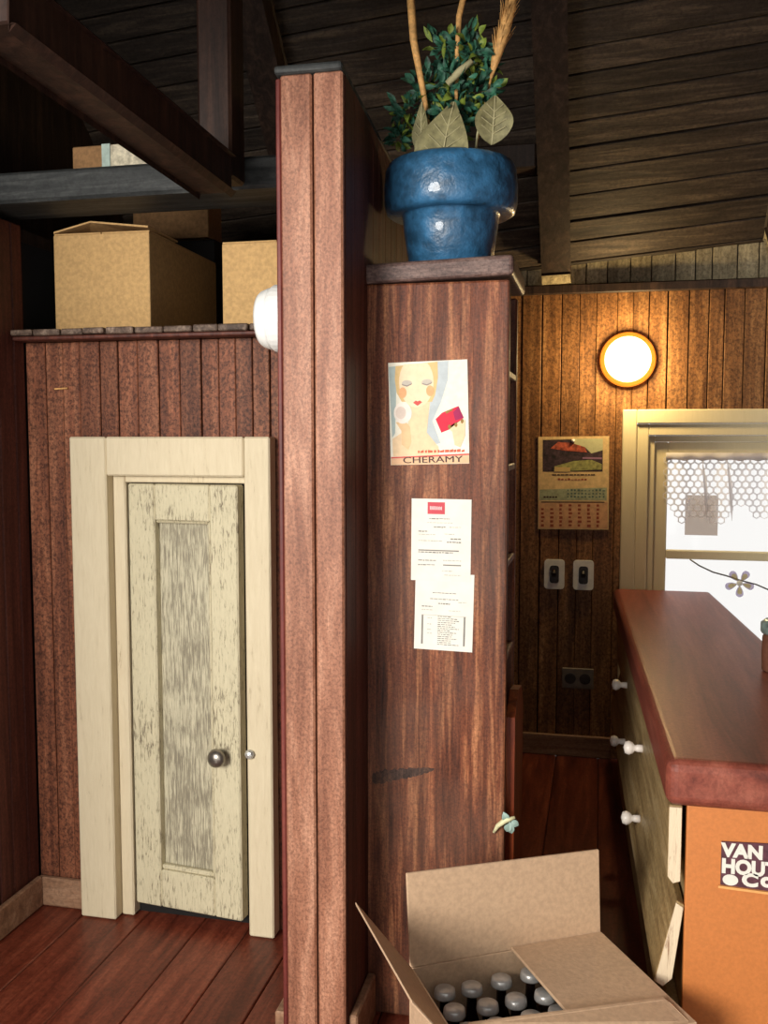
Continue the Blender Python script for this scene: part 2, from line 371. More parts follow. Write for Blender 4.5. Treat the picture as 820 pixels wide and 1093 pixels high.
# the partition with its board-faced end
PX0, PX1, PY = -0.962, -0.755, 2.80
def ptop(y): return 3.095-0.13*(y-PY)
g = bmesh.new()
v = [(PX0+0.02, PY+0.025, 0), (PX0+0.02, 5.97, 0), (PX0+0.02, 5.97, ptop(5.97)-0.02), (PX0+0.02, PY+0.025, ptop(PY)-0.02)]
pw = struct(link('wall_partition', slab(v, (PX1-PX0-0.04, 0, 0)), M['black']), 'boarded partition wall that juts towards the viewer beside the tall cabinet', 'wall')
for (a, b_) in ((PX0+0.012, -0.852), (-0.846, PX1-0.002)):
    link('end_board', box(a, b_, PY, PY+0.026, 0, ptop(PY)-0.02, 0.006), M['part'], pw)
link('edging', bar((PX0+0.006, PY+0.014, 0), (PX0+0.006, PY+0.014, ptop(PY)-0.03), 0.016, 0.03, (0, 1, 0), 0.004), M['part_edge'], pw)
for side in (0, 1):
    y = PY+0.028
    while y < 5.95:
        wd = random.uniform(0.09, 0.13); y1 = min(y+wd, 5.97)
        xa, xb = (PX0, PX0+0.02) if side == 0 else (PX1-0.02, PX1)
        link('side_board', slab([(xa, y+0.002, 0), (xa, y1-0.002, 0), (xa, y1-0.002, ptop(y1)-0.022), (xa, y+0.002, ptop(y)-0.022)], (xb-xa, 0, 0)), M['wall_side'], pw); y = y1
g = slab([(PX0-0.004, PY-0.012, ptop(PY)-0.02), (PX0-0.004, 5.97, ptop(5.97)-0.02), (PX0-0.004, 5.97, ptop(5.97)+0.005), (PX0-0.004, PY-0.012, ptop(PY)+0.005)], (PX1-PX0+0.004, 0, 0))
bmesh.ops.bevel(g, geom=g.edges[:], offset=0.010, segments=2, affect='EDGES', profile=0.5)
link('cap_rail', g, M['slate'], pw)
struct(link('baseboard_partition', box(PX0-0.042, PX0-0.001, PY+0.03, WB-0.05, 0, 0.13, 0.006), M['base']), 'tan baseboard on the left side of the partition', 'baseboard')
struct(link('baseboard_partition_right', box(PX1+0.001, PX1+0.03, PY+0.03, 3.09, 0, 0.15, 0.006), M['base']), 'short baseboard in the gap between partition and cabinet', 'baseboard')
struct(link('wall_front_shade', box(1.1, XR+0.08, 0.86, 0.9, 0, 3.15), M['wall_side']), 'unseen front wall section beside the open front, added to shade the kitchen', 'wall')  # out of view, added to keep front light off the kitchen
# roof: boards across, rafters beneath
RN = Vector((-0.085, 1.0, 1.0)).normalized()
def rp(x, y, off=0.0): return Vector((x, y, roof_z(x, y)))+RN*off
g = slab([rp(XL-0.65, 6.15, 0.03), rp(XR+0.1, 6.15, 0.03), rp(XR+0.1, 3.4, 0.03), rp(XL-0.65, 3.4, 0.03)], RN*0.05)
cl = struct(link('ceiling', g, M['black']), 'dark boarded underside of the sloping roof', 'ceiling')
zf = lambda x, y: roof_z(x, 3.4)-(3.4-y)*(roof_z(x, 3.4)-3.1)/2.5
g = slab([(XL-0.65, 3.4, zf(XL-0.65, 3.4)+0.05), (XR+0.1, 3.4, zf(XR, 3.4)+0.05), (XR+0.1, 0.9, zf(XR, 0.9)), (XL-0.65, 0.9, zf(XL-0.65, 0.9))], (0, 0, 0.08))
struct(link('ceiling_front_shade', g, M['roof']), 'dark unseen front roof slope, added to shade the loft', 'ceiling')  # unseen slope put in so the loft and roof boards stay dark
y = 6.08
while y > 3.5:
    s = random.uniform(0.085, 0.125); y1 = y-s; o = random.uniform(-0.004, 0.006)
    b = slab([rp(XL-0.58, y-0.003, o), rp(XR, y-0.003, o), rp(XR, y1+0.003, o), rp(XL-0.58, y1+0.003, o)], RN*0.028)
    bmesh.ops.bevel(b, geom=b.edges[:], offset=0.004, segments=1, affect='EDGES', profile=0.5)
    link('board', b, M['roof'], cl); y = y1
def rafter(x, w_, label, n_):
    t = struct(link('trim_%d' % n_, bar(rp(x, 5.93, -0.105), rp(x, 3.5, -0.105), w_, 0.19, RN, 0.01), M['beam']), label, 'rafter')
    link('end_block', bar(rp(x, 5.975, -0.115), rp(x, 5.935, -0.115), w_*0.98, 0.17, RN, 0.01), M['frieze'], t)
rafter(-0.28, 0.15, 'broad dark rafter right of the blue flower pot, ending above the lamp wall', 3)
rafter(0.98, 0.15, 'dark rafter in the top right corner above the window', 4)
rafter(-1.72, 0.15, 'dark slanting rafter between the upright post and the partition top', 5)
tag(link('purlin', box(-0.75, -0.36, 5.30, 5.42, 3.44, 3.57, 0.008), M['beam']), 'short dark cross timber behind the blue pot, under the roof boards', 'beam')
tie = tag(link('tie_beam', box(XL-0.50, PX0, 3.34, 3.62, 2.895, 3.01, 0.012), M['slate']), 'grey-black horizontal beam across the loft above the cardboard boxes', 'beam')
post = tag(link('upright_post', box(-1.389, -1.264, 3.20, 3.335, 2.90, 5.30, 0.010), M['beam_red']), 'dark brown upright post above the loft beam', 'beam')
brace = tag(link('diagonal_brace', bar((-1.302, 3.130, 2.893), (-1.331, 1.950, 2.955), 0.118, 0.118, (0, 0, 1), 0.018), M['beam_red']), 'heavy dark timber slanting from the top left corner to the post', 'beam')

# ------------------------------------------------------------------ the door and its frame
ff = struct(link('trim_2', box(-2.085, -1.925, 3.482, 3.556, 0, 2.0, 0.006), M['frame']), 'chipped cream door casing around the closet door', 'door frame')
link('jamb', box(-1.395+0.055, -1.235, 3.482, 3.556, 0, 2.0, 0.006), M['frame'], ff)
link('head', box(-1.925, -1.342, 3.483, 3.556, 1.845, 2.0, 0.006), M['frame'], ff)
link('stop', box(-1.924, -1.868, 3.532, 3.60, 0, 1.845, 0.006), M['frame'], ff)
link('stop', box(-1.868, -1.342, 3.532, 3.60, 1.817, 1.845, 0.004), M['frame'], ff)
link('stop', box(-1.346, -1.336, 3.53, 3.60, 0, 1.82, 0.003), M['frame'], ff)
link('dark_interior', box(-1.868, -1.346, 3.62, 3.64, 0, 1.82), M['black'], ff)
HX, HY = -1.862, 3.54
RotD = Matrix.Rotation(R(-6.5), 4, 'Z')
def dbox(x0, x1, y0, y1, z0, z1, bev=0.004): return xf(box(x0, x1, y0, y1, z0, z1, bev), RotD, (HX, HY, 0))
dr = struct(link('door_1', dbox(HX+0.12, HX+0.375, HY+0.036, HY+0.05, 0.20, 1.70), M['doorp']), 'narrow worn cream closet door standing slightly ajar', 'door')
link('stile', dbox(HX, HX+0.122, HY, HY+0.058, 0.055, 1.812, 0.006), M['door'], dr)
link('stile', dbox(HX+0.372, HX+0.495, HY, HY+0.058, 0.055, 1.812, 0.006), M['door'], dr)
link('rail', dbox(HX+0.122, HX+0.372, HY+0.001, HY+0.058, 1.665, 1.812, 0.006), M['door'], dr)
link('rail', dbox(HX+0.122, HX+0.372, HY+0.001, HY+0.058, 0.055, 0.215, 0.006), M['door'], dr)
for (a, b_, c, d_) in ((0.358, 0.372, 0.215, 1.665), (0.122, 0.358, 0.215, 0.235), (0.122, 0.358, 1.655, 1.665)):
    link('moulding', dbox(HX+a, HX+b_, HY+0.010, HY+0.034, c, d_, 0.005), M['door'], dr)
k = link('knob', xf(lathe([(0.012, 0), (0.012, 0.022), (0.03, 0.03), (0.038, 0.045), (0.034, 0.06), (0.018, 0.07), (0.0005, 0.072)], (HX+0.415, HY+0.001, 0.735), '-y', 20), RotD, (HX, HY, 0)), M['metal'], dr, True)
k['label'] = 'dull pewter door knob'
st = link('strike', lathe([(0.018, 0), (0.02, 0.012), (0.013, 0.022), (0.0005, 0.025)], (-1.326, 3.4815, 0.752), '-y', 8), M['nickel'], ff)
st['label'] = 'small shiny nickel catch on the casing'

# ------------------------------------------------------------------ loft shelf and its boxes
sh = thing('loft_shelf', (-1.6, 3.45, 2.385), 'rough plank shelf above the closet door, carrying cardboard boxes', 'shelf')
x = XL+0.003
while x < PX0-0.01:
    wd = random.uniform(0.09, 0.125); x1 = min(x+wd, PX0-0.003)
    link('plank', box(x+0.003, x1-0.003, 3.45+random.uniform(-0.006, 0.008), 5.4, 2.405+random.uniform(-0.003, 0.0), 2.43+random.uniform(-0.004, 0.0), 0.004), M['shelf'], sh); x = x1
link('bearer', box(XL+0.003, PX0-0.003, 3.465, 3.555, 2.3855, 2.402, 0.004), M['wall_side'], sh)

def carton(name, x0, x1, y0, y1, z0, z1, mat, label, rot=0.0, tape=False, group=None):
    t = thing(name, ((x0+x1)/2, (y0+y1)/2, z0), label, 'box', group)
    pv = ((x0+x1)/2, y0, z0); m_ = Matrix.Rotation(rot, 4, 'Z'); e = 0.008; zt = z1-2*e
    def q(a): return xf(a, m_, pv)
    link('wall_panel', q(box(x0, x1, y0, y0+e, z0, zt, 0.002)), mat, t)
    link('wall_panel', q(box(x0, x1, y1-e, y1, z0, zt, 0.002)), mat, t)
    link('wall_panel', q(box(x0, x0+e, y0+e, y1-e, z0, zt, 0.002)), mat, t)
    link('wall_panel', q(box(x1-e, x1, y0+e, y1-e, z0, zt, 0.002)), mat, t)
    ym = (y0+y1)/2; dy = (y1-y0)*0.25
    link('flap', q(box(x0, (x0+x1)/2-0.002, y0+0.004, y1, zt+0.0005, zt+e, 0.002)), mat, t)
    link('flap', q(box((x0+x1)/2+0.002, x1, y0+0.004, y1, zt+0.0005, zt+e, 0.002)), mat, t)
    return t, q
b1, q = carton('cardboard_box', -2.222, -1.800, 3.64, 4.40, 2.43, 2.845, M['card'], 'large tan cardboard box on the loft shelf, nearest the left wall', R(2))
lid = slab([(-2.222, 3.642, 2.838), (-2.057, 3.642, 2.876), (-1.805, 3.642, 2.847), (-1.805, 3.95, 2.847), (-2.057, 3.95, 2.876), (-2.222, 3.95, 2.838)], (0, 0, 0.007))
link('lifted_flap', q(lid), M['card'], b1)
b2, _ = carton('cardboard_box', -1.49, -1.03, 3.66, 4.30, 2.43, 2.785, M['card'], 'tan cardboard box on the loft shelf beside the partition, partly behind it')
b3, _ = carton('wooden_crate', -2.29, -1.86, 4.47, 4.7, 2.43, 2.972, M['black'], 'dark crate at the back of the loft under a brown box')
b3['category'] = 'crate'
b4, _ = carton('cardboard_box', -2.28, -1.882, 4.45, 4.62, 2.973, 3.21, M['card_dark'], 'brown cardboard box at the back of the loft, behind the large tan box')
b5 = thing('cardboard_box', (-1.78, 3.5, 3.01), 'small flat box with a pale label lying on the grey-black loft beam', 'box')
link('body', box(-1.99, -1.62, 3.40, 3.60, 3.0105, 3.105, 0.004), M['card_dark'], b5)
link('tape', box(-1.865, -1.83, 3.396, 3.602, 3.011, 3.1075, 0.001), M['tape'], b5)
link('label_sheet', box(-1.828, -1.65, 3.397, 3.399, 3.014, 3.102, 0.0), M['label_pale'], b5)

# white wall lamp on the partition
wlm = thing('wall_lamp', (PX0-0.05, 3.02, 2.24), 'unlit round white wall lamp on the partition, at the end of the loft shelf', 'lamp')
link('base', lathe([(0.105, 0), (0.108, 0.01), (0.110, 0.075), (0.104, 0.085)], (PX0-0.001, 3.02, 2.385), '-x', 32), M['white'], wlm, False)
link('dome', lathe([(0.100, 0.0), (0.100, 0.012), (0.092, 0.034), (0.084, 0.044), (0.070, 0.036), (0.045, 0.040), (0.0005, 0.042)], (PX0-0.0865, 3.02, 2.385), '-x', 32), M['white'], wlm, True)

# ------------------------------------------------------------------ tall cabinet with posters and pot
CX0, CX1, CY0, CY1, CZ = -0.762, -0.288, 3.10, 3.56, 2.50
cb = thing('tall_cabinet', ((CX0+CX1)/2, 3.3, 0), 'tall brown oak shelf cabinet with papers pinned to its end panel', 'cabinet')
link('end_panel', box(CX0, CX1, CY0, CY0+0.035, 0, CZ, 0.008, 2), M['cab'], cb)
link('end_panel', box(CX0, CX1-0.012, CY1-0.035, CY1, 0, CZ, 0.006), M['cab'], cb)
link('back_panel', box(CX0, CX0+0.02, CY0+0.036, CY1-0.036, 0, CZ), M['cab'], cb)
link('cap', xf(box(CX0-0.004, CX1+0.012, CY0-0.014, CY1+0.01, CZ+0.006, CZ+0.07, 0.014, 3), Matrix.Rotation(R(-1.6), 4, 'Y'), (-0.525, 3.3, CZ+0.036)), M['cabtop'], cb)
for z in (1.22, 1.55, 1.88, 2.2):
    link('shelf', box(CX0+0.021, CX1-0.014, CY0+0.036, CY1-0.036, z, z+0.025, 0.004), M['cab'], cb)
link('lower_door', prism([(0, 0)], 0, 1) if False else slab([(CX1-0.004, 3.16, 0.05), (CX1-0.004, 3.52, 0.05), (CX1-0.004, 3.52, 1.02), (CX1-0.004, 3.44, 1.10), (CX1-0.004, 3.30, 1.12), (CX1-0.004, 3.16, 1.06)], (0.03, 0, 0)), M['cabin'], cb)
g = bmesh.new(); up_, lo_ = [], []
for i in range(40):
    t_ = i/39; xx = -0.740+0.215*t_; zz = 0.836+0.048*t_; h = 0.030*(1-t_)**.55*(0.55+0.45*min(1, t_*6))+0.0015
    up_.append((xx, zz+h*random.uniform(.65, 1))); lo_.append((xx, zz-h*random.uniform(.65, 1)))
prism(up_+lo_[::-1], CY0-0.0008, CY0+0.001, g)
sc_ = link('scuff_mark', g, M['scuff'], cb); sc_['label'] = 'dark scuff across the lower end panel'

# poster, u to the right, v downwards
def sheet(x0, z0, w_, h_, rot, yf):
    ca, sa = math.cos(rot), math.sin(rot)
    def P(u, v): return (x0+w_*u*ca+h_*v*sa, z0+w_*u*sa-h_*v*ca)
    return P
P = sheet(-0.684, 2.242, 0.262, 0.336, R(1.6), CY0)
def layer(parent, name, uv, mat, lev, P_=None, yf=CY0):
    pp = P_ or P
    return link(name, prism([pp(u, v) for u, v in uv], yf-0.003-0.0004*lev, yf-0.0026), mat, parent)
po = thing('poster', (-0.55, CY0, 1.905), 'small vintage poster of a woman with a powder puff, pinned on the tall cabinet', 'poster')
def pu(pts): return [((a-42)/728, (b_-30)/915) for a, b_ in pts]
layer(po, 'sheet', [(0, 0.0), (1, 0), (1, 1), (0, 1)], flat('p_bg', (236, 230, 212)), 0)
layer(po, 'print_background', pu([(46, 66), (150, 60), (110, 300), (90, 660), (62, 700)]), flat('p_blue', (176, 190, 186)), 1)
layer(po, 'print_veil', pu([(470, 36), (600, 34), (590, 200), (520, 400), (440, 560), (510, 760), (450, 770), (385, 660), (420, 420)]), flat('p_grey', (186, 194, 196)), 1)
layer(po, 'print_hair', pu([(110, 62), (500, 38), (500, 180), (470, 330), (440, 390), (160, 380), (115, 300), (100, 180)]), flat('p_hair', (222, 188, 130)), 2)
layer(po, 'print_shoulders', pu([(215, 380), (420, 390), (385, 660), (490, 790), (490, 860), (66, 868), (64, 710), (180, 640), (220, 560)]), flat('p_skin', (234, 204, 164)), 3)
layer(po, 'print_face', pu(ell(300, 215, 158, 222, 26)[0:0]+[(max(140, min(460, a)), max(48, b_)) for a, b_ in ell(300, 210, 160, 225, 30)]), flat('p_face', (240, 216, 180)), 4)
for cx_, cy_ in ((172, 300), (425, 292)): layer(po, 'print_cheek', pu(ell(cx_, cy_, 36, 48)), flat('p_peach', (232, 172, 122)), 5)
for cx_, cy_ in ((213, 216), (398, 214)):
    layer(po, 'print_eyelid', pu(ell(cx_, cy_, 48, 26)), flat('p_lid', (196, 186, 172)), 5)
    layer(po, 'print_lash', pu([(cx_-48, cy_+6), (cx_, cy_+20), (cx_+48, cy_+2), (cx_+44, cy_+14), (cx_, cy_+32), (cx_-44, cy_+18)]), flat('p_lash', (150, 140, 132)), 6)
layer(po, 'print_lips', pu([(266, 392), (290, 374), (308, 382), (328, 374), (350, 390), (320, 412), (306, 420), (290, 410)]), flat('p_lip', (206, 88, 80)), 6)
layer(po, 'print_hand', pu([(100, 560), (150, 640), (150, 760), (210, 810), (240, 740), (230, 600), (190, 560)]), flat('p_hand', (228, 192, 146)), 5)
layer(po, 'print_puff', pu(ell(168, 480, 84, 96)), flat('p_puff', (238, 226, 214)), 6)
layer(po, 'print_puff_centre', pu(ell(150, 478, 48, 56)), flat('p_puff2', (222, 204, 190)), 7)
layer(po, 'print_box', pu([(470, 545), (530, 490), (680, 436), (726, 540), (590, 640), (520, 665)]), flat('p_red', (214, 40, 66)), 5)
layer(po, 'print_box_side', pu([(632, 490), (682, 440), (724, 540), (650, 562)]), flat('p_mag', (160, 30, 84)), 6)
layer(po, 'print_fingers', pu([(580, 626), (640, 585), (740, 556), (735, 700), (690, 800), (640, 780), (620, 660)]), flat('p_skin', (240, 218, 182)), 5)
for a, b_ in ((596, 616), (655, 600), (712, 570)): layer(po, 'print_nail', pu(ell(a, b_, 14, 20, 10)), flat('p_gold', (150, 116, 60)), 6)
layer(po, 'print_clasp', pu([(560, 480), (625, 455), (630, 470), (570, 500)]), flat('p_gold', (150, 116, 60)), 6)
g = bmesh.new(); a = 300
while a < 715:
    wd = random.uniform(14, 50); prism([P(u, v) for u, v in pu([(a, 828-random.uniform(0, 14)), (a+wd, 824-random.uniform(0, 10)), (a+wd, 840), (a, 842)])], CY0-0.0052, CY0-0.003, g); a += wd+random.uniform(5, 14)
STUFF(link('print_script', g, flat('p_script', (206, 100, 74)), po))
layer(po, 'print_rule', pu([(46, 872), (768, 856), (768, 870), (46, 886)]), flat('p_rule', (214, 96, 84)), 5)
layer(po, 'print_band', pu([(46, 888), (768, 872), (768, 942), (46, 944)]), flat('p_band', (230, 186, 146)), 4)
tb = text_bm('CHERAMY', 0, 0, 0, 0.029, 0.0, 1.5, depth=0.0005)
bmesh.ops.transform(tb, matrix=Matrix.Translation((-0.634, CY0-0.0062, 1.913)) @ Matrix.Rotation(R(-1.6), 4, 'Y'), verts=tb.verts)
link('lettering', tb, flat('p_dark', (70, 52, 52)), po)

def receipt(x0, z0, w_, h_, rot, yf, lab, kind):
    Q = sheet(x0, z0, w_, h_, rot, yf)
    t = thing('paper_note', (x0+w_/2, yf, z0-h_), lab, 'paper')
    link('sheet', prism([Q(0, 0), Q(1, 0), Q(1, 1), Q(0, 1)], yf-0.003, yf-0.001), M['paper'], t)
    g, g2 = bmesh.new(), bmesh.new()
    def dash(bm, u0, u1, v0, v1): prism([Q(u0, v0), Q(u1, v0), Q(u1, v1), Q(u0, v1)], yf-0.0036, yf-0.0028, bm)
    def words(bm, u0, u1, v, th):
        u = u0
        while u < u1:
            d = random.uniform(0.02, 0.07); dash(bm, u, min(u+d, u1), v, v+th*random.uniform(0.6, 1)); u += d+0.012
    if kind == 0:
        words(g, .30, .64, .235, .012); words(g2, .26, .70, .285, .010); words(g, .38, .58, .335, .018); words(g2, .64, .84, .335, .012)
        words(g, .12, .28, .39, .016); words(g2, .12, .40, .43, .014); words(g2, .56, .72, .42, .012)
        words(g2, .12, .52, .505, .014); words(g, .66, .84, .475, .02); words(g, .60, .84, .515, .018)
        dash(g, .12, .80, .62, .635); words(g, .12, .70, .645, .016); words(g, .12, .42, .745, .014); words(g, .12, .40, .80, .014)
        dash(g, .54, .84, .795, .81); words(g2, .54, .84, .74, .014); words(g2, .52, .70, .87, .012); words(g2, .56, .84, .92, .012)
        link('logo_block', prism([Q(.27, .04), Q(.56, .04), Q(.56, .185), Q(.27, .185)], yf-0.0036, yf-0.0028), flat('r_red', (200, 76, 86)), t)
        g3 = bmesh.new()
        for u in (.31, .345, .38, .415, .45, .485): prism([Q(u, .095+random.uniform(-.015, .01)), Q(u+.026, .09), Q(u+.026, .135), Q(u, .13)], yf-0.0042, yf-0.0034, g3)
        STUFF(link('logo_marks', g3, flat('r_pink', (236, 190, 190)), t))
    else:
        words(g, .30, .70, .25, .014); words(g, .26, .74, .33, .012); words(g, .40, .60, .385, .02); words(g2, .74, .88, .36, .012)
        words(g, .12, .30, .43, .014); words(g2, .12, .30, .475, .014); words(g2, .58, .78, .475, .012)
        dash(g2, .12, .88, .545, .552); dash(g, .12, .15, .55, .93); dash(g, .84, .87, .55, .93)
        v = .555
        while v < .93: words(g, .40, random.uniform(.6, .78), v, .012); v += .026
        for v in (.58, .66, .73, .78): words(g2, .22, .30, v, .012)
    STUFF(link('printing', g, M['ink'], t)); STUFF(link('pale_printing', g2, M['ink_light'], t))
receipt(-0.604, 1.797, 0.199, 0.272, R(-0.4), CY0, 'white printed receipt with red logo block, pinned below the poster', 0)
receipt(-0.590, 1.552, 0.196, 0.258, R(-1.2), CY0+0.0008, 'white printed sheet without a logo, lowest on the tall cabinet', 1)

# blue pot with dried bouquet
PC = Vector((-0.514, 3.325, CZ+0.0765))
pt = thing('flower_pot', PC, 'glossy blue flower pot with dried bouquet on the tall cabinet', 'flower pot')
prof = [(0.135, 0.0), (0.142, 0.004), (0.160, 0.12), (0.166, 0.178), (0.172, 0.180), (0.205, 0.176), (0.220, 0.186), (0.228, 0.215), (0.229, 0.27), (0.224, 0.325), (0.214, 0.346), (0.205, 0.352), (0.195, 0.34), (0.185, 0.28), (0.0005, 0.27)]
link('pot', lathe(prof, PC, 'z', 48), M['pot'], pt, True)
link('soil', lathe([(0.184, 0.281), (0.10, 0.292), (0.0005, 0.296)], PC, 'z', 24), M['soil'], pt, True)
bq = pt
T0 = PC+Vector((0, 0, 0.29))
def leaf(base, tip, width, curl, nrm, bm, nseg=6, wave=0.0, blunt=1.0):
    base, tip, nrm = Vector(base), Vector(tip), Vector(nrm); d = tip-base; side = d.cross(nrm).normalized(); n_ = side.cross(d).normalized()
    rows = []
    for i in range(nseg+1):
        t_ = i/nseg; wv = width*(math.sin(math.pi*min(1, t_**blunt*0.96+0.02)))*0.5
        c = base+d*t_+n_*curl*math.sin(math.pi*t_)
        rows.append([bm.verts.new(c+side*wv*s+n_*(abs(s)*wv*0.35+wave*math.sin(t_*11+s*3))) for s in (-1, -.5, 0, .5, 1)])
    for r0, r1 in zip(rows, rows[1:]):
        for k_ in range(4): bm.faces.new((r0[k_], r0[k_+1], r1[k_+1], r1[k_]))
g, gy = bmesh.new(), bmesh.new()
clusters = [(.01, -.03, .36, .11), (-.07, -.02, .37, .08), (.09, -.02, .34, .09), (0, -.05, .27, .08), (.06, -.04, .47, .08), (-.14, -.03, .29, .06), (-.175, -.05, .20, .03), (.03, .03, .40, .10), (.12, -.02, .27, .055), (-.02, 0, .50, .06), (.10, -.03, .44, .05), (.02, -.08, .21, .05)]
for (cx_, cy_, cz_, rr) in clusters:
    for i in range(int(30+rr*420)):
        d = Vector((random.gauss(0, 1), random.gauss(0, 1), random.gauss(0, 1))).normalized()
        p_ = T0+Vector((cx_, cy_, cz_-0.05))+d*rr*random.uniform(.2, .85)
        dd = (d+Vector((random.uniform(-.6, .6), random.uniform(-.6, .6), random.uniform(-.3, .7)))).normalized()
        leaf(p_, p_+dd*random.uniform(.03, .058), random.uniform(.016, .028), random.uniform(-.015, .015), (random.uniform(-1, 1), -1, random.uniform(-.2, 1)), gy if random.random() < 0.2 else g, 4)
fo = link('foliage', g, M['leaf'], pt, True); fo['kind'] = 'stuff'
fo = link('yellow_foliage', gy, M['leaf_y'], pt, True); fo['kind'] = 'stuff'
for (p1) in ((-0.01, -.02, .36), (-.09, -.02, .32), (.09, -.02, .27), (-.17, -.03, .24), (.03, 0, .42)):
    e = T0+Vector(p1); link('stem', tube([T0+Vector((p1[0]*.2, p1[1], -.01)), T0+Vector((p1[0]*.5, p1[1], p1[2]*.5)), e], .005, 6), M['leaf_y'], pt, True)
link('stem', tube([T0+Vector((.0, -.09, .30)), T0+Vector((.045, -.10, .335)), T0+Vector((.085, -.11, .36))], [.011, .013, .009], 8), M['vein'], pt, True)
def dry_leaf(base, tip, width, curl, n_, blunt):
    g = bmesh.new(); leaf(base, tip, width, curl, n_, g, 12, .004, blunt)
    o = link('dried_leaf', g, M['dry'], pt, True)
    gv = bmesh.new(); base, tip = Vector(base), Vector(tip); d = tip-base; sd = d.cross(Vector(n_)).normalized(); nn = sd.cross(d).normalized()
    tube([base+d*t_+nn*(curl*math.sin(math.pi*t_)+.003) for t_ in (0, .25, .5, .75, 1)], .0025, 5, gv)
    for t_ in (.2, .35, .5, .65):
        for s in (-1, 1):
            wv = width*.42*math.sin(math.pi*min(1, (t_+.1)**blunt*.96+.02))
            a_ = base+d*t_+nn*(curl*math.sin(math.pi*t_)+.003); b_ = base+d*(t_+.14)+sd*s*wv*.8+nn*(curl*math.sin(math.pi*(t_+.14))+wv*.28+.004)
            tube([a_, b_], .0018, 4, gv)
    link('veins', gv, M['vein'], o)
dry_leaf(T0+Vector((-.015, -.15, -.02)), T0+Vector((.03, -.13, .225)), .18, .02, (0, -1, .2), .55)
dry_leaf(T0+Vector((.15, -.10, .09)), T0+Vector((.16, -.10, .245)), .125, .015, (.2, -1, .1), .8)
dry_leaf(T0+Vector((-.075, -.10, .05)), T0+Vector((-.08, -.11, .24)), .06, .012, (-.3, -1, 0), .8)
link('stem', tube([T0+Vector((.09, -.12, -.01)), T0+Vector((.105, -.12, .12)), T0+Vector((.12, -.11, .20))], .004, 6), M['vein'], pt, True)
def ear(pts, rads, bristles):
    g = bmesh.new(); tube(pts, rads, 8, g)
    a_, b_ = Vector(pts[0]), Vector(pts[-1])
    for i in range(bristles):
        t_ = random.uniform(.15, .95); c = a_.lerp(b_, t_); d = (b_-a_).normalized()+Vector((random.uniform(-.45, .45), random.uniform(-.45, .45), .1))
        tube([c, c+d*random.uniform(.05, .085)], [.0028, .001], 4, g)
    link('dried_ear', g, M['straw'], pt, True)
link('straw_stalk', tube([T0+Vector((.06, 0, .0)), T0+Vector((.14, -.05, .32))], .004, 6), M['straw'], pt, True)
ear([T0+Vector((.14, -.05, .32)), T0+Vector((.155, -.05, .38)), T0+Vector((.18, -.05, .46)), T0+Vector((.205, -.05, .55)), T0+Vector((.22, -.05, .62))], [.004, .016, .022, .018, .006], 150)
for (dx, x1_, z0_, z1_, r_) in ((-.085, -.13, .29, .62, .013), (.03, .06, .42, .62, .010)):
    link('straw_stalk', tube([T0+Vector((dx*.5, -.02, 0)), T0+Vector((dx, -.07, z0_)), T0+Vector(((dx+x1_)/2-.01, -.07, (z0_+z1_)/2)), T0+Vector((x1_, -.07, z1_))], [r_*.3, r_*.8, r_, r_*1.1], 8), M['straw'], pt, True)

# pale sprig caught at the cabinet edge
sp = thing('flower_sprig', (-0.30, 3.085, 0.70), 'tiny pale green flower sprig at the lower right edge of the tall cabinet', 'flower')
link('stem', tube([(-0.322, 3.085, .690), (-0.308, 3.082, .715), (-0.285, 3.082, .735), (-0.252, 3.085, .748)], [.004, .008, .010, .005], 8), M['sprig'], sp, True)
for (a_, b_) in (((-.275, 3.085, .735), (-.29, 3.08, .765)), ((-.27, 3.09, .73), (-.262, 3.09, .69)), ((-.265, 3.09, .735), (-.24, 3.09, .72)), ((-.27, 3.09, .725), (-.28, 3.09, .695))):
    g = bmesh.new(); leaf(a_, b_, .026, .006, (0, -1, .1), g, 5); link('petal', g, M['sprig_b'], sp, True)

# ------------------------------------------------------------------ things on the kitchen wall
lamp = thing('wall_lamp', (0.155, YB-0.02, 2.29), 'lit round wall lamp glowing beside the window', 'lamp')
link('ring', lathe([(0.160, 0.012), (0.164, 0.03), (0.155, 0.045), (0.136, 0.048)], (0.155, YB-0.0, 2.462), '-y', 40), M['brass'], lamp, True)
link('dome', lathe([(0.135, 0.049), (0.135, 0.065), (0.123, 0.09), (0.095, 0.108), (0.05, 0.118), (0.0005, 0.12)], (0.155, YB, 2.462), '-y', 40), M['glow'], lamp, True)
pl = bpy.data.lights.new('wall_lamp_bulb', 'POINT'); pl.energy = 32; pl.color = (1.0, 0.72, 0.34); pl.shadow_soft_size = 0.05
plo = bpy.data.objects.new('wall_lamp_bulb', pl); C.objects.link(plo); plo.parent = lamp; plo.location = (0.0, -0.20, 0.17)

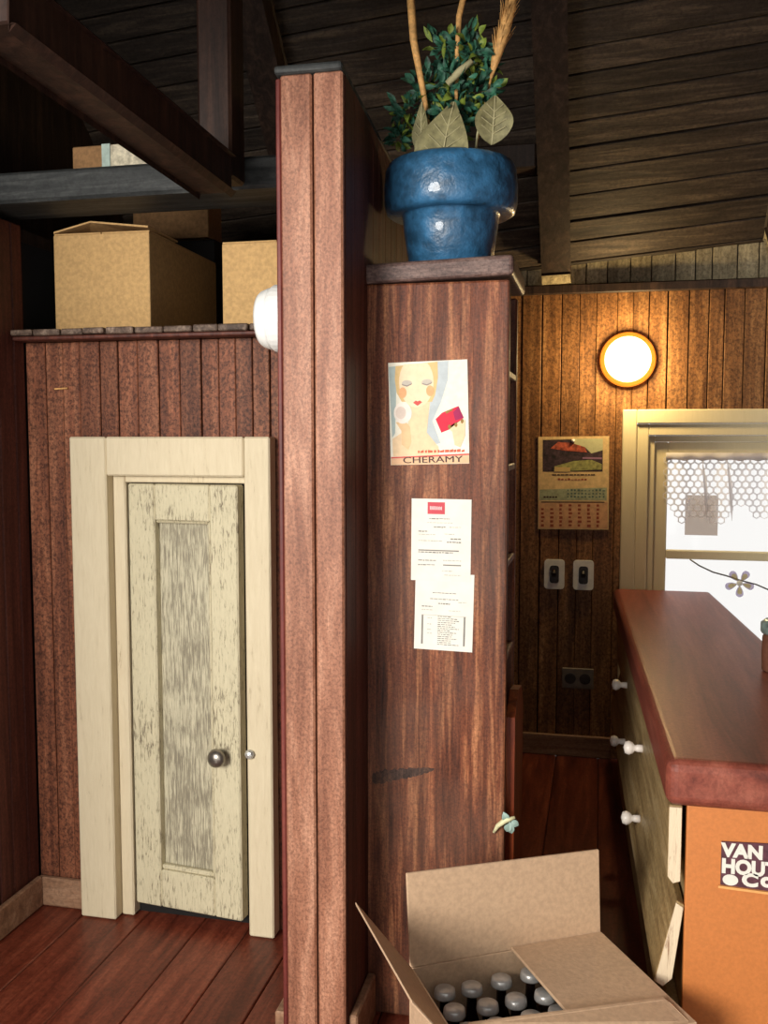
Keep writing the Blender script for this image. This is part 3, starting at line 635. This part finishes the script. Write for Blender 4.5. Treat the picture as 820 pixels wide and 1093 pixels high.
cal = thing('wall_calendar', (-0.16, YB-0.01, 1.42), 'wall calendar with autumn landscape picture on the kitchen wall', 'calendar')
KY = YB-0.008
K = sheet(-0.372, 2.00, 0.427, 0.572, R(0.6), KY)
def kl(name, uv, mat, lev): return link(name, prism([K(u, v) for u, v in uv], KY-0.006-0.0006*lev, KY-0.0055), mat, cal)
def ku(pts): return [((a-78)/640, (b_-90)/875) for a, b_ in pts]
link('sheet', prism([K(0, 0), K(1, 0), K(1, 1), K(0, 1)], KY-0.006, KY-0.001), flat('k_paper', (216, 186, 134), .1), cal)
kl('picture', ku([(120, 120), (662, 112), (662, 420), (120, 420)]), flat('k_dark', (62, 44, 52), .5), 1)
kl('picture_sky', ku([(400, 112), (662, 112), (662, 220), (560, 250), (500, 190), (400, 160)]), flat('k_sky', (190, 190, 150)), 2)
kl('picture_trees', ku([(190, 200), (260, 140), (380, 150), (500, 190), (520, 240), (400, 230), (300, 220)]), flat('k_red', (176, 84, 60), .4), 3)
kl('picture_field', ku([(225, 370), (400, 320), (560, 310), (655, 350), (655, 400), (460, 410), (225, 420)]), flat('k_green', (150, 150, 90), .3), 3)
kl('picture_water', ku([(480, 285), (655, 288), (655, 305), (480, 300)]), flat('k_mauve', (150, 110, 140)), 3)
kl('picture_path', ku([(230, 375), (370, 380), (370, 420), (225, 420)]), flat('k_tan', (196, 168, 110)), 4)
kl('tint_band', ku([(90, 590), (700, 570), (700, 690), (90, 690)]), flat('k_teal', (160, 168, 136), .15), 1)
kl('tint_dates', ku([(82, 712), (708, 705), (712, 955), (86, 955)]), flat('k_pink', (206, 160, 118), .1), 1)
g, g2, g3 = bmesh.new(), bmesh.new(), bmesh.new()
def kd(bm, x0, x1, y0, y1, lev=2): prism([K(u, v) for u, v in ku([(x0, y0), (x1, y0), (x1, y1), (x0, y1)])], KY-0.006-0.0006*lev, KY-0.006, bm)
a = 205
while a < 575: d = random.uniform(16, 40); kd(g, a, a+d, 444, 456); a += d+8
for i in range(9): kd(g3, 260+i*30, 280+i*30, 488+random.uniform(-8, 8), 500)
kd(g, 105, 680, 702, 712); 
for i in range(5): kd(g, 128+i*26, 148+i*26, 652, 668)
for i in range(11):
    xx = 340+i*32
    for j in range(3): kd(g2, xx+random.uniform(0, 6), xx+random.uniform(14, 24), 590+j*30+random.uniform(-6, 6), 604+j*30)
for r_ in range(6):
    for c_ in range(7):
        if r_ == 0 and c_ < 2: continue
        xx, yy = 118+c_*84, 728+r_*38; kd(g3, xx-13, xx+13+random.uniform(-5, 8), yy, yy+20+random.uniform(-4, 6))
STUFF(link('printing', g, flat('k_ink', (70, 50, 40)), cal)); STUFF(link('teal_printing', g2, flat('k_ink2', (84, 104, 96)), cal)); STUFF(link('date_printing', g3, flat('k_ink3', (150, 72, 50)), cal))
link('pin', lathe([(0.012, 0), (0.012, 0.006), (0.004, 0.012), (0.0005, 0.013)], (-0.16, KY-0.0085, 1.975), '-y', 10), M['knob'], cal)

def switch(x, z, label):
    t = thing('light_switch', (x, YB-0.01, z-0.09), label, 'switch', 'light switches below the calendar')
    b = box(x-0.062, x+0.062, YB-0.022, YB-0.0065, z-0.092, z+0.092, 0.0)
    bmesh.ops.bevel(b, geom=[e for e in b.edges if abs((e.verts[0].co-e.verts[1].co).normalized().y) > .9], offset=0.02, segments=3, affect='EDGES', profile=0.5)
    link('plate', b, M['plate'], t)
    b = box(x-0.028, x+0.028, YB-0.026, YB-0.0225, z-0.055, z+0.055, 0.0)
    bmesh.ops.bevel(b, geom=[e for e in b.edges if abs((e.verts[0].co-e.verts[1].co).normalized().y) > .9], offset=0.016, segments=3, affect='EDGES', profile=0.5)
    link('recess', b, M['dark'], t)
    link('toggle', bar((x, YB-0.0265, z), (x, YB-0.05, z+0.022), 0.018, 0.03, bev=0.004), M['dark'], t)
switch(-0.262, 1.148, 'white light switch plate below the calendar, left of the pair')
switch(-0.085, 1.148, 'white light switch plate below the calendar, right of the pair')
ot = thing('wall_socket', (-0.11, YB-0.01, 0.43), 'dim double socket plate low on the dark kitchen wall', 'socket')
link('plate', box(-0.208, -0.012, YB-0.02, YB-0.0065, 0.433, 0.562, 0.005), M['socket'], ot)
for xx in (-0.155, -0.065): link('outlet', lathe([(0.034, 0), (0.034, 0.005), (0.028, 0.007), (0.0005, 0.0071)], (xx, YB-0.0205, 0.497), '-y', 18), M['dark'], ot)

# window
WX0, WX1, WZ0, WZ1 = 0.132, 1.57, 0.42, 2.164
wn = struct(link('window_1', box(WX0, WX0+0.085, YB-0.035, YB-0.0065, WZ0, WZ1, 0.006), M['win']), 'cream framed kitchen window above the counter', 'window')
link('casing', box(WX1-0.085, WX1, YB-0.035, YB-0.0065, WZ0, WZ1, 0.006), M['win'], wn)
link('casing', box(WX0+0.0855, WX1-0.0855, YB-0.035, YB-0.0065, WZ1-0.085, WZ1, 0.006), M['win'], wn)
link('casing', box(WX0+0.0855, WX1-0.0855, YB-0.035, YB-0.0065, WZ0, WZ0+0.085, 0.006), M['win'], wn)
def ring_frame(name, a, b_, y0, y1, mat):
    x0, x1, z0, z1 = WX0+a, WX1-a, WZ0+a, WZ1-a; d = b_-a
    link(name, box(x0, x0+d, y0, y1, z0, z1, 0.005), mat, wn); link(name, box(x1-d, x1, y0, y1, z0, z1, 0.005), mat, wn)
    link(name, box(x0+d, x1-d, y0, y1, z1-d, z1, 0.005), mat, wn); link(name, box(x0+d, x1-d, y0, y1, z0, z0+d, 0.005), mat, wn)
ring_frame('inner_frame', 0.086, 0.156, YB-0.018, YB+0.05, M['win'])
ring_frame('stop_frame', 0.157, 0.195, YB+0.008, YB+0.07, M['win'])
GX0, GX1 = 0.405, 1.297
for xx in ((WX0+0.196, GX0), (GX1, WX1-0.196)): link('sash_stile', box(xx[0], xx[1], YB+0.03, YB+0.075, WZ0+0.196, WZ1-0.196, 0.006), M['win'], wn)
link('sash_rail', box(GX0, GX1, YB+0.03, YB+0.075, 1.862, WZ1-0.196, 0.006), M['win'], wn)
link('sash_rail', box(GX0, GX1, YB+0.03, YB+0.075, 1.258, 1.312, 0.006), M['win'], wn)
link('sash_rail', box(GX0, GX1, YB+0.03, YB+0.075, WZ0+0.196, WZ0+0.26, 0.006), M['win'], wn)
link('pane', box(GX0, GX1, YB+0.05, YB+0.054, 1.312, 1.862), M['glass'], wn)
link('pane', box(GX0, GX1, YB+0.05, YB+0.054, WZ0+0.26, 1.258), M['glass'], wn)
# lace
def lace_y(x): return YB+0.012+0.010*math.sin(x*22)+0.006*math.sin(x*47+1)
cu = thing('lace_curtain', (0.85, YB+0.01, 1.5), 'white net lace valance hanging in the upper kitchen window', 'curtain')
g = bmesh.new(); r_ = 0.0255; dx_, dz_ = r_*1.72, r_*1.9
row = 0; z = 1.86
cache = {}
def hv(x, z):
    k_ = (round(x, 4), round(z, 4))
    if k_ not in cache: cache[k_] = g.verts.new((x, lace_y(x), z))
    return cache[k_]
hw, hh = 0.0225, 0.036
while z > 1.44:
    x = 0.40+(hw if row % 2 else 0)
    while x < 1.31:
        low = 1.53-0.035*math.sin(x*13)-0.03*math.sin(x*29)
        if z > low:
            pts = [(x, z+hh*.667), (x+hw, z+hh*.333), (x+hw, z-hh*.333), (x, z-hh*.667), (x-hw, z-hh*.333), (x-hw, z+hh*.333)]
            o_ = [g.verts.new((a, lace_y(a), b_)) for a, b_ in pts]; q_ = random.uniform(.66, .78)
            i_ = [g.verts.new((x+(a-x)*q_, lace_y(x+(a-x)*q_), z+(b_-z)*(q_+.04))) for a, b_ in pts]
            for k_ in range(6): g.faces.new((o_[k_], o_[(k_+1) % 6], i_[(k_+1) % 6], i_[k_]))
        x += 2*hw
    z -= hh; row += 1
link('net', g, M['lace'], cu)
g = bmesh.new(); prev = None
for i in range(61):
    x = 0.392+(1.31-0.392)*i/60; yy = lace_y(x)-0.004
    cur = [g.verts.new((x, yy-0.008, 1.905)), g.verts.new((x, yy-0.010, 1.862+0.006*math.sin(x*60))), g.verts.new((x, yy+0.006, 1.862)), g.verts.new((x, yy+0.006, 1.905))]
    if prev:
        for k_ in range(4): g.faces.new((prev[k_], prev[(k_+1) % 4], cur[(k_+1) % 4], cur[k_]))
    else: g.faces.new(cur)
    prev = cur
g.faces.new(prev[::-1]); bmesh.ops.recalc_face_normals(g, faces=g.faces)
link('heading', g, M['lace'], cu, True)
for x in (0.60, 0.74, 0.97, 1.12):
    yy = lace_y(x)-0.012
    gf = bmesh.new(); leaf((x, yy, 1.862), (x+0.035, yy-.004, 1.50), .022, .012, (0.3, -1, 0), gf, 8, .002); link('fold', gf, M['lace'], cu, True)
tag(link('paper_card', box(0.513, 0.703, YB+0.0455, YB+0.0485, 1.405, 1.648), M['card_sheer']), 'small square card stuck on the upper window pane behind the lace', 'card')
# flower on a wire
fw_ = thing('flower_garland', (0.83, YB+0.02, 1.05), 'wire with yellow and lilac flower strung across the lower window pane', 'garland')
link('wire', tube([(0.545, YB+0.027, 1.259), (0.60, YB+0.024, 1.222), (0.68, YB+0.022, 1.185), (0.76, YB+0.02, 1.165), (0.84, YB+0.02, 1.14), (0.93, YB+0.02, 1.118), (1.02, YB+0.02, 1.08), (1.14, YB+0.022, 1.10), (1.25, YB+0.027, 1.257)], .005, 6), M['wire'], fw_, True)
fc = Vector((0.832, YB+0.012, 1.125))
for i in range(5):
    a_ = R(90+38+72*i); d = Vector((math.cos(a_), 0, math.sin(a_))); sd = Vector((-d.z, 0, d.x))
    def petal(s, L0, L1, y0, y1):
        pts = []
        for k_ in range(18):
            t_ = 2*math.pi*k_/18; lx = (L0+L1)/2+(L1-L0)/2*math.cos(t_); wd = s*math.sin(t_)*(0.65+0.35*math.cos(t_))
            p_ = fc+d*lx+sd*wd; pts.append((p_.x, p_.z))
        return prism(pts, y0, y1)
    p_ = link('petal', petal(0.030, 0.015, 0.085, fc.y-0.004, fc.y+0.004), M['flowerp_s'], fw_)
    link('petal_inlay', petal(0.019, 0.02, 0.068, fc.y-0.006, fc.y-0.0041), M['flowery_s'], p_)
link('centre', lathe([(0.017, 0.0), (0.017, 0.008), (0.01, 0.012), (0.0005, 0.013)], fc, '-y', 14), M['plate'], fw_)

# ------------------------------------------------------------------ counter
sl = -0.034
def cxl(x, y): return x+sl*(y-2.75)
def quadbox(xa, xb, y0, y1, z0, z1, bev=0.0, seg=2, sr=sl):
    b = slab([(cxl(xa, y0), y0, z0), (xb+sr*(y0-2.75), y0, z0), (xb+sr*(y1-2.75), y1, z0), (cxl(xa, y1), y1, z0)], (0, 0, z1-z0))
    if bev: bmesh.ops.bevel(b, geom=b.edges[:], offset=bev, segments=seg, affect='EDGES', profile=0.5)
    return b
ct = thing('kitchen_counter', (0.5, 4.3, 0), 'kitchen counter unit with orange end panel and pale drawers', 'cabinet')
link('carcass', quadbox(0.268, 0.80, 2.80, 5.86, 0.0, 0.952), M['drawer'], ct)
link('end_panel', quadbox(0.262, 0.81, 2.775, 2.799, 0.0, 0.952, 0.003), M['orange'], ct)
for (pts, nm) in (([(0.212, 0.955), (0.250, 0.955), (0.250, 0.724), (0.228, 0.716), (0.212, 0.735)], 'u'), ([(0.240, 0.668), (0.262, 0.655), (0.232, 0.43), (0.205, 0.404), (0.180, 0.418)], 'l')):
    b = bmesh.new(); y0, y1 = 2.778, 5.60
    f_ = [b.verts.new((cxl(x, y0), y0, z if z < .95 else .949)) for x, z in pts]; k_ = [b.verts.new((cxl(x, y1), y1, z if z < .95 else .949)) for x, z in pts]
    b.faces.new(f_); b.faces.new(k_[::-1])
    for i in range(len(pts)): b.faces.new((f_[i], f_[(i+1) % len(pts)], k_[(i+1) % len(pts)], k_[i]))
    bmesh.ops.recalc_face_normals(b, faces=b.faces); bmesh.ops.bevel(b, geom=b.edges[:], offset=0.004, segments=2, affect='EDGES', profile=0.5)
    dw = link('drawer', b, M['drawer'], ct)
    b = bmesh.new(); f_ = [b.verts.new((cxl(x*.9+.0225 if nm == 'u' else x*.9+.0222, 2.7775), 2.7735, (z if z < .95 else .949)*.96+(.033 if nm == 'u' else .021))) for x, z in pts]
    k_ = [b.verts.new(v_.co+Vector((0, .006, 0))) for v_ in f_]
    b.faces.new(f_); b.faces.new(k_[::-1])
    for i in range(len(pts)): b.faces.new((f_[i], f_[(i+1) % len(pts)], k_[(i+1) % len(pts)], k_[i]))
    bmesh.ops.recalc_face_normals(b, faces=b.faces); link('end_grain', b, M['drawer_end'], dw)
    for yy in (3.70, 4.65):
        zz, xx = (0.812, 0.2125) if nm == 'u' else (0.535, 0.2085)
        kn = link('knob', lathe([(0.016, 0), (0.014, 0.02), (0.012, 0.03), (0.022, 0.038), (0.027, 0.052), (0.022, 0.066), (0.0005, 0.072)], (cxl(xx, yy), yy, zz), '-x', 18), M['knob'], dw, True)
        kn['label'] = 'round white drawer knob'
link('plinth', quadbox(0.235, 0.267, 2.80, 5.7, 0.0, 0.30, 0.003), M['drawer'], ct)
wt = tag(link('worktop', quadbox(0.200, 0.850, 2.745, 5.88, 0.9535, 1.09, 0.032, 5, -0.062), M['counter'], None), 'thick reddish brown worktop on the kitchen counter', 'worktop')
# cocoa sign on the end panel
SY = 2.7725
sg = thing('cocoa_sign', (0.46, SY, 0.73), 'dark purple enamel sign with white VAN HOUTEN lettering on the orange panel', 'sign')
link('board', slab([(0.356, SY-0.004, 0.858), (0.60, SY-0.004, 0.868), (0.60, SY-0.004, 0.722), (0.356, SY-0.004, 0.732)], (0, 0.005, 0)), flat('s_purple', (92, 52, 62), .2), sg)
link('lower_rim', slab([(0.350, SY-0.005, 0.729), (0.60, SY-0.005, 0.719), (0.60, SY-0.005, 0.712), (0.350, SY-0.005, 0.722)], (0, 0.005, 0)), flat('s_rim', (232, 170, 100)), sg)
for s_, xx, zz, sz, sxx in (('VAN', 0.358, 0.818, 0.052, 1.02), ('HOUTEN', 0.357, 0.770, 0.056, 0.92), ('C', 0.413, 0.737, 0.050, 1.2), ('o', 0.463, 0.740, 0.056, 1.1)):
    link('lettering', text_bm(s_, xx, SY-0.005, zz, sz, 0.0028, sxx), M['paper'], sg)
link('emblem', prism(ell(0.382, 0.749, 0.021, 0.016), SY-0.0056, SY-0.0042), M['paper'], sg)
# jar at the counter's edge
jr = thing('storage_jar', (0.694, 3.9, 1.091), 'brown jar with green glass lid at the right edge of the worktop', 'jar')
link('body', lathe([(0.058, 0), (0.064, 0.008), (0.066, 0.07), (0.064, 0.135), (0.058, 0.148)], (0.694, 3.9, 1.091), 'z', 24), M['jar'], jr, True)
link('lid', lathe([(0.066, 0.1485), (0.072, 0.158), (0.072, 0.19), (0.055, 0.205), (0.0005, 0.21)], (0.694, 3.9, 1.091), 'z', 24), M['jar_lid'], jr, True)

# ------------------------------------------------------------------ bottle carton in front
BL, ud, vd = Vector((-0.519, 2.64, 0)), Vector((0.863, 0.506, 0)), Vector((0.506, -0.863, 0))
W_, D_, H_ = 0.630, 0.50, 0.45
bx_ = thing('bottle_carton', BL+ud*W_/2+vd*D_/2, 'open cardboard carton full of dark bottles in front of the cabinet', 'box')
def at(u, v, z): return BL+ud*u+vd*v+Vector((0, 0, z))
e = 0.010
def panel(nm, cs, th, mat=M['card2']):
    b = slab(cs, th); bmesh.ops.bevel(b, geom=b.edges[:], offset=0.0025, segments=1, affect='EDGES', profile=0.5); return link(nm, b, mat, bx_)
panel('side', [at(0, 0, 0), at(W_, 0, 0), at(W_, 0, H_), at(0, 0, H_)], vd*e)
panel('side', [at(0, D_-e, 0), at(W_, D_-e, 0), at(W_, D_-e, H_), at(0, D_-e, H_)], vd*e)
panel('side', [at(0, e, 0), at(0, D_-e, 0), at(0, D_-e, H_), at(0, e, H_)], ud*e)
panel('side', [at(W_-e, e, 0), at(W_-e, D_-e, 0), at(W_-e, D_-e, H_), at(W_-e, e, H_)], ud*e)
panel('bottom', [at(e, e, 0.002), at(W_-e, e, 0.002), at(W_-e, D_-e, 0.002), at(e, D_-e, 0.002)], (0, 0, e))
panel('flap', [at(0, 0, H_+.001), at(W_, 0, H_+.001), at(W_+.004, -.025, H_+0.262), at(-.004, -.025, H_+0.276)], vd*e)                    # back flap, upright
panel('flap', [at(W_, .012, H_+.002), at(W_, D_, H_+.002), at(W_-.31, D_, H_+.010), at(W_-.31, .012, H_+.004)], (0, 0, e))               # right flap, folded in
panel('flap', [at(-.002, .02, H_+.002), at(-.002, D_, H_+.002), at(-.17, D_, H_+.215), at(-.17, .02, H_+.225)], Vector((0, 0, e)))        # left flap, opened outwards
panel('flap', [at(.01, D_, H_+.012), at(W_-.02, D_, H_+.012), at(W_-.03, D_-.10, H_+.025), at(.02, D_-.10, H_+.065)], -vd*e)               # front flap, half raised
spots = [(467, 1039), (508, 1040), (541, 1036), (483, 1069), (501, 1062), (536, 1059), (567, 1054), (534, 1078), (574, 1085)]
def bottle(p_, h_):
    t = thing('bottle', p_, '', 'bottle', 'dark bottles in the open carton')
    k_ = h_
    link('glass', lathe([(0.034, 0), (0.036, 0.004), (0.036, k_*.58), (0.030, k_*.68), (0.016, k_*.78), (0.014, k_*.93), (0.016, k_*.94)], p_, 'z', 16), M['bottle'], t, True)
    link('cap', lathe([(0.0315, k_*.9405), (0.032, k_*.95), (0.030, k_*.99), (0.024, k_), (0.0005, k_+.002)], p_, 'z', 16), M['cap'], t, True)
    return t
# grid of the carton's compartments
b0 = None
labels = []
names = {0: 'back', 1: 'second', 2: 'third', 3: 'front'}
cols = {0: 'against the left flap', 1: 'second from the left flap', 2: 'third from the left flap', 3: 'beside the folded right flap'}
for j in range(4):
    for i in range(4):
        p_ = at(0.075+0.093*i+random.uniform(-.008, .008), 0.075+0.098*j+random.uniform(-.008, .008), 0.0125)
        lab = 'dark silver-capped bottle in the open carton, %s row, %s' % (names[j], cols[i])
        if b0 is None: b0 = bottle(p_, 0.40); b0['label'] = lab; p0 = p_.copy()
        else: copy_thing(b0, p_-p0, lab)
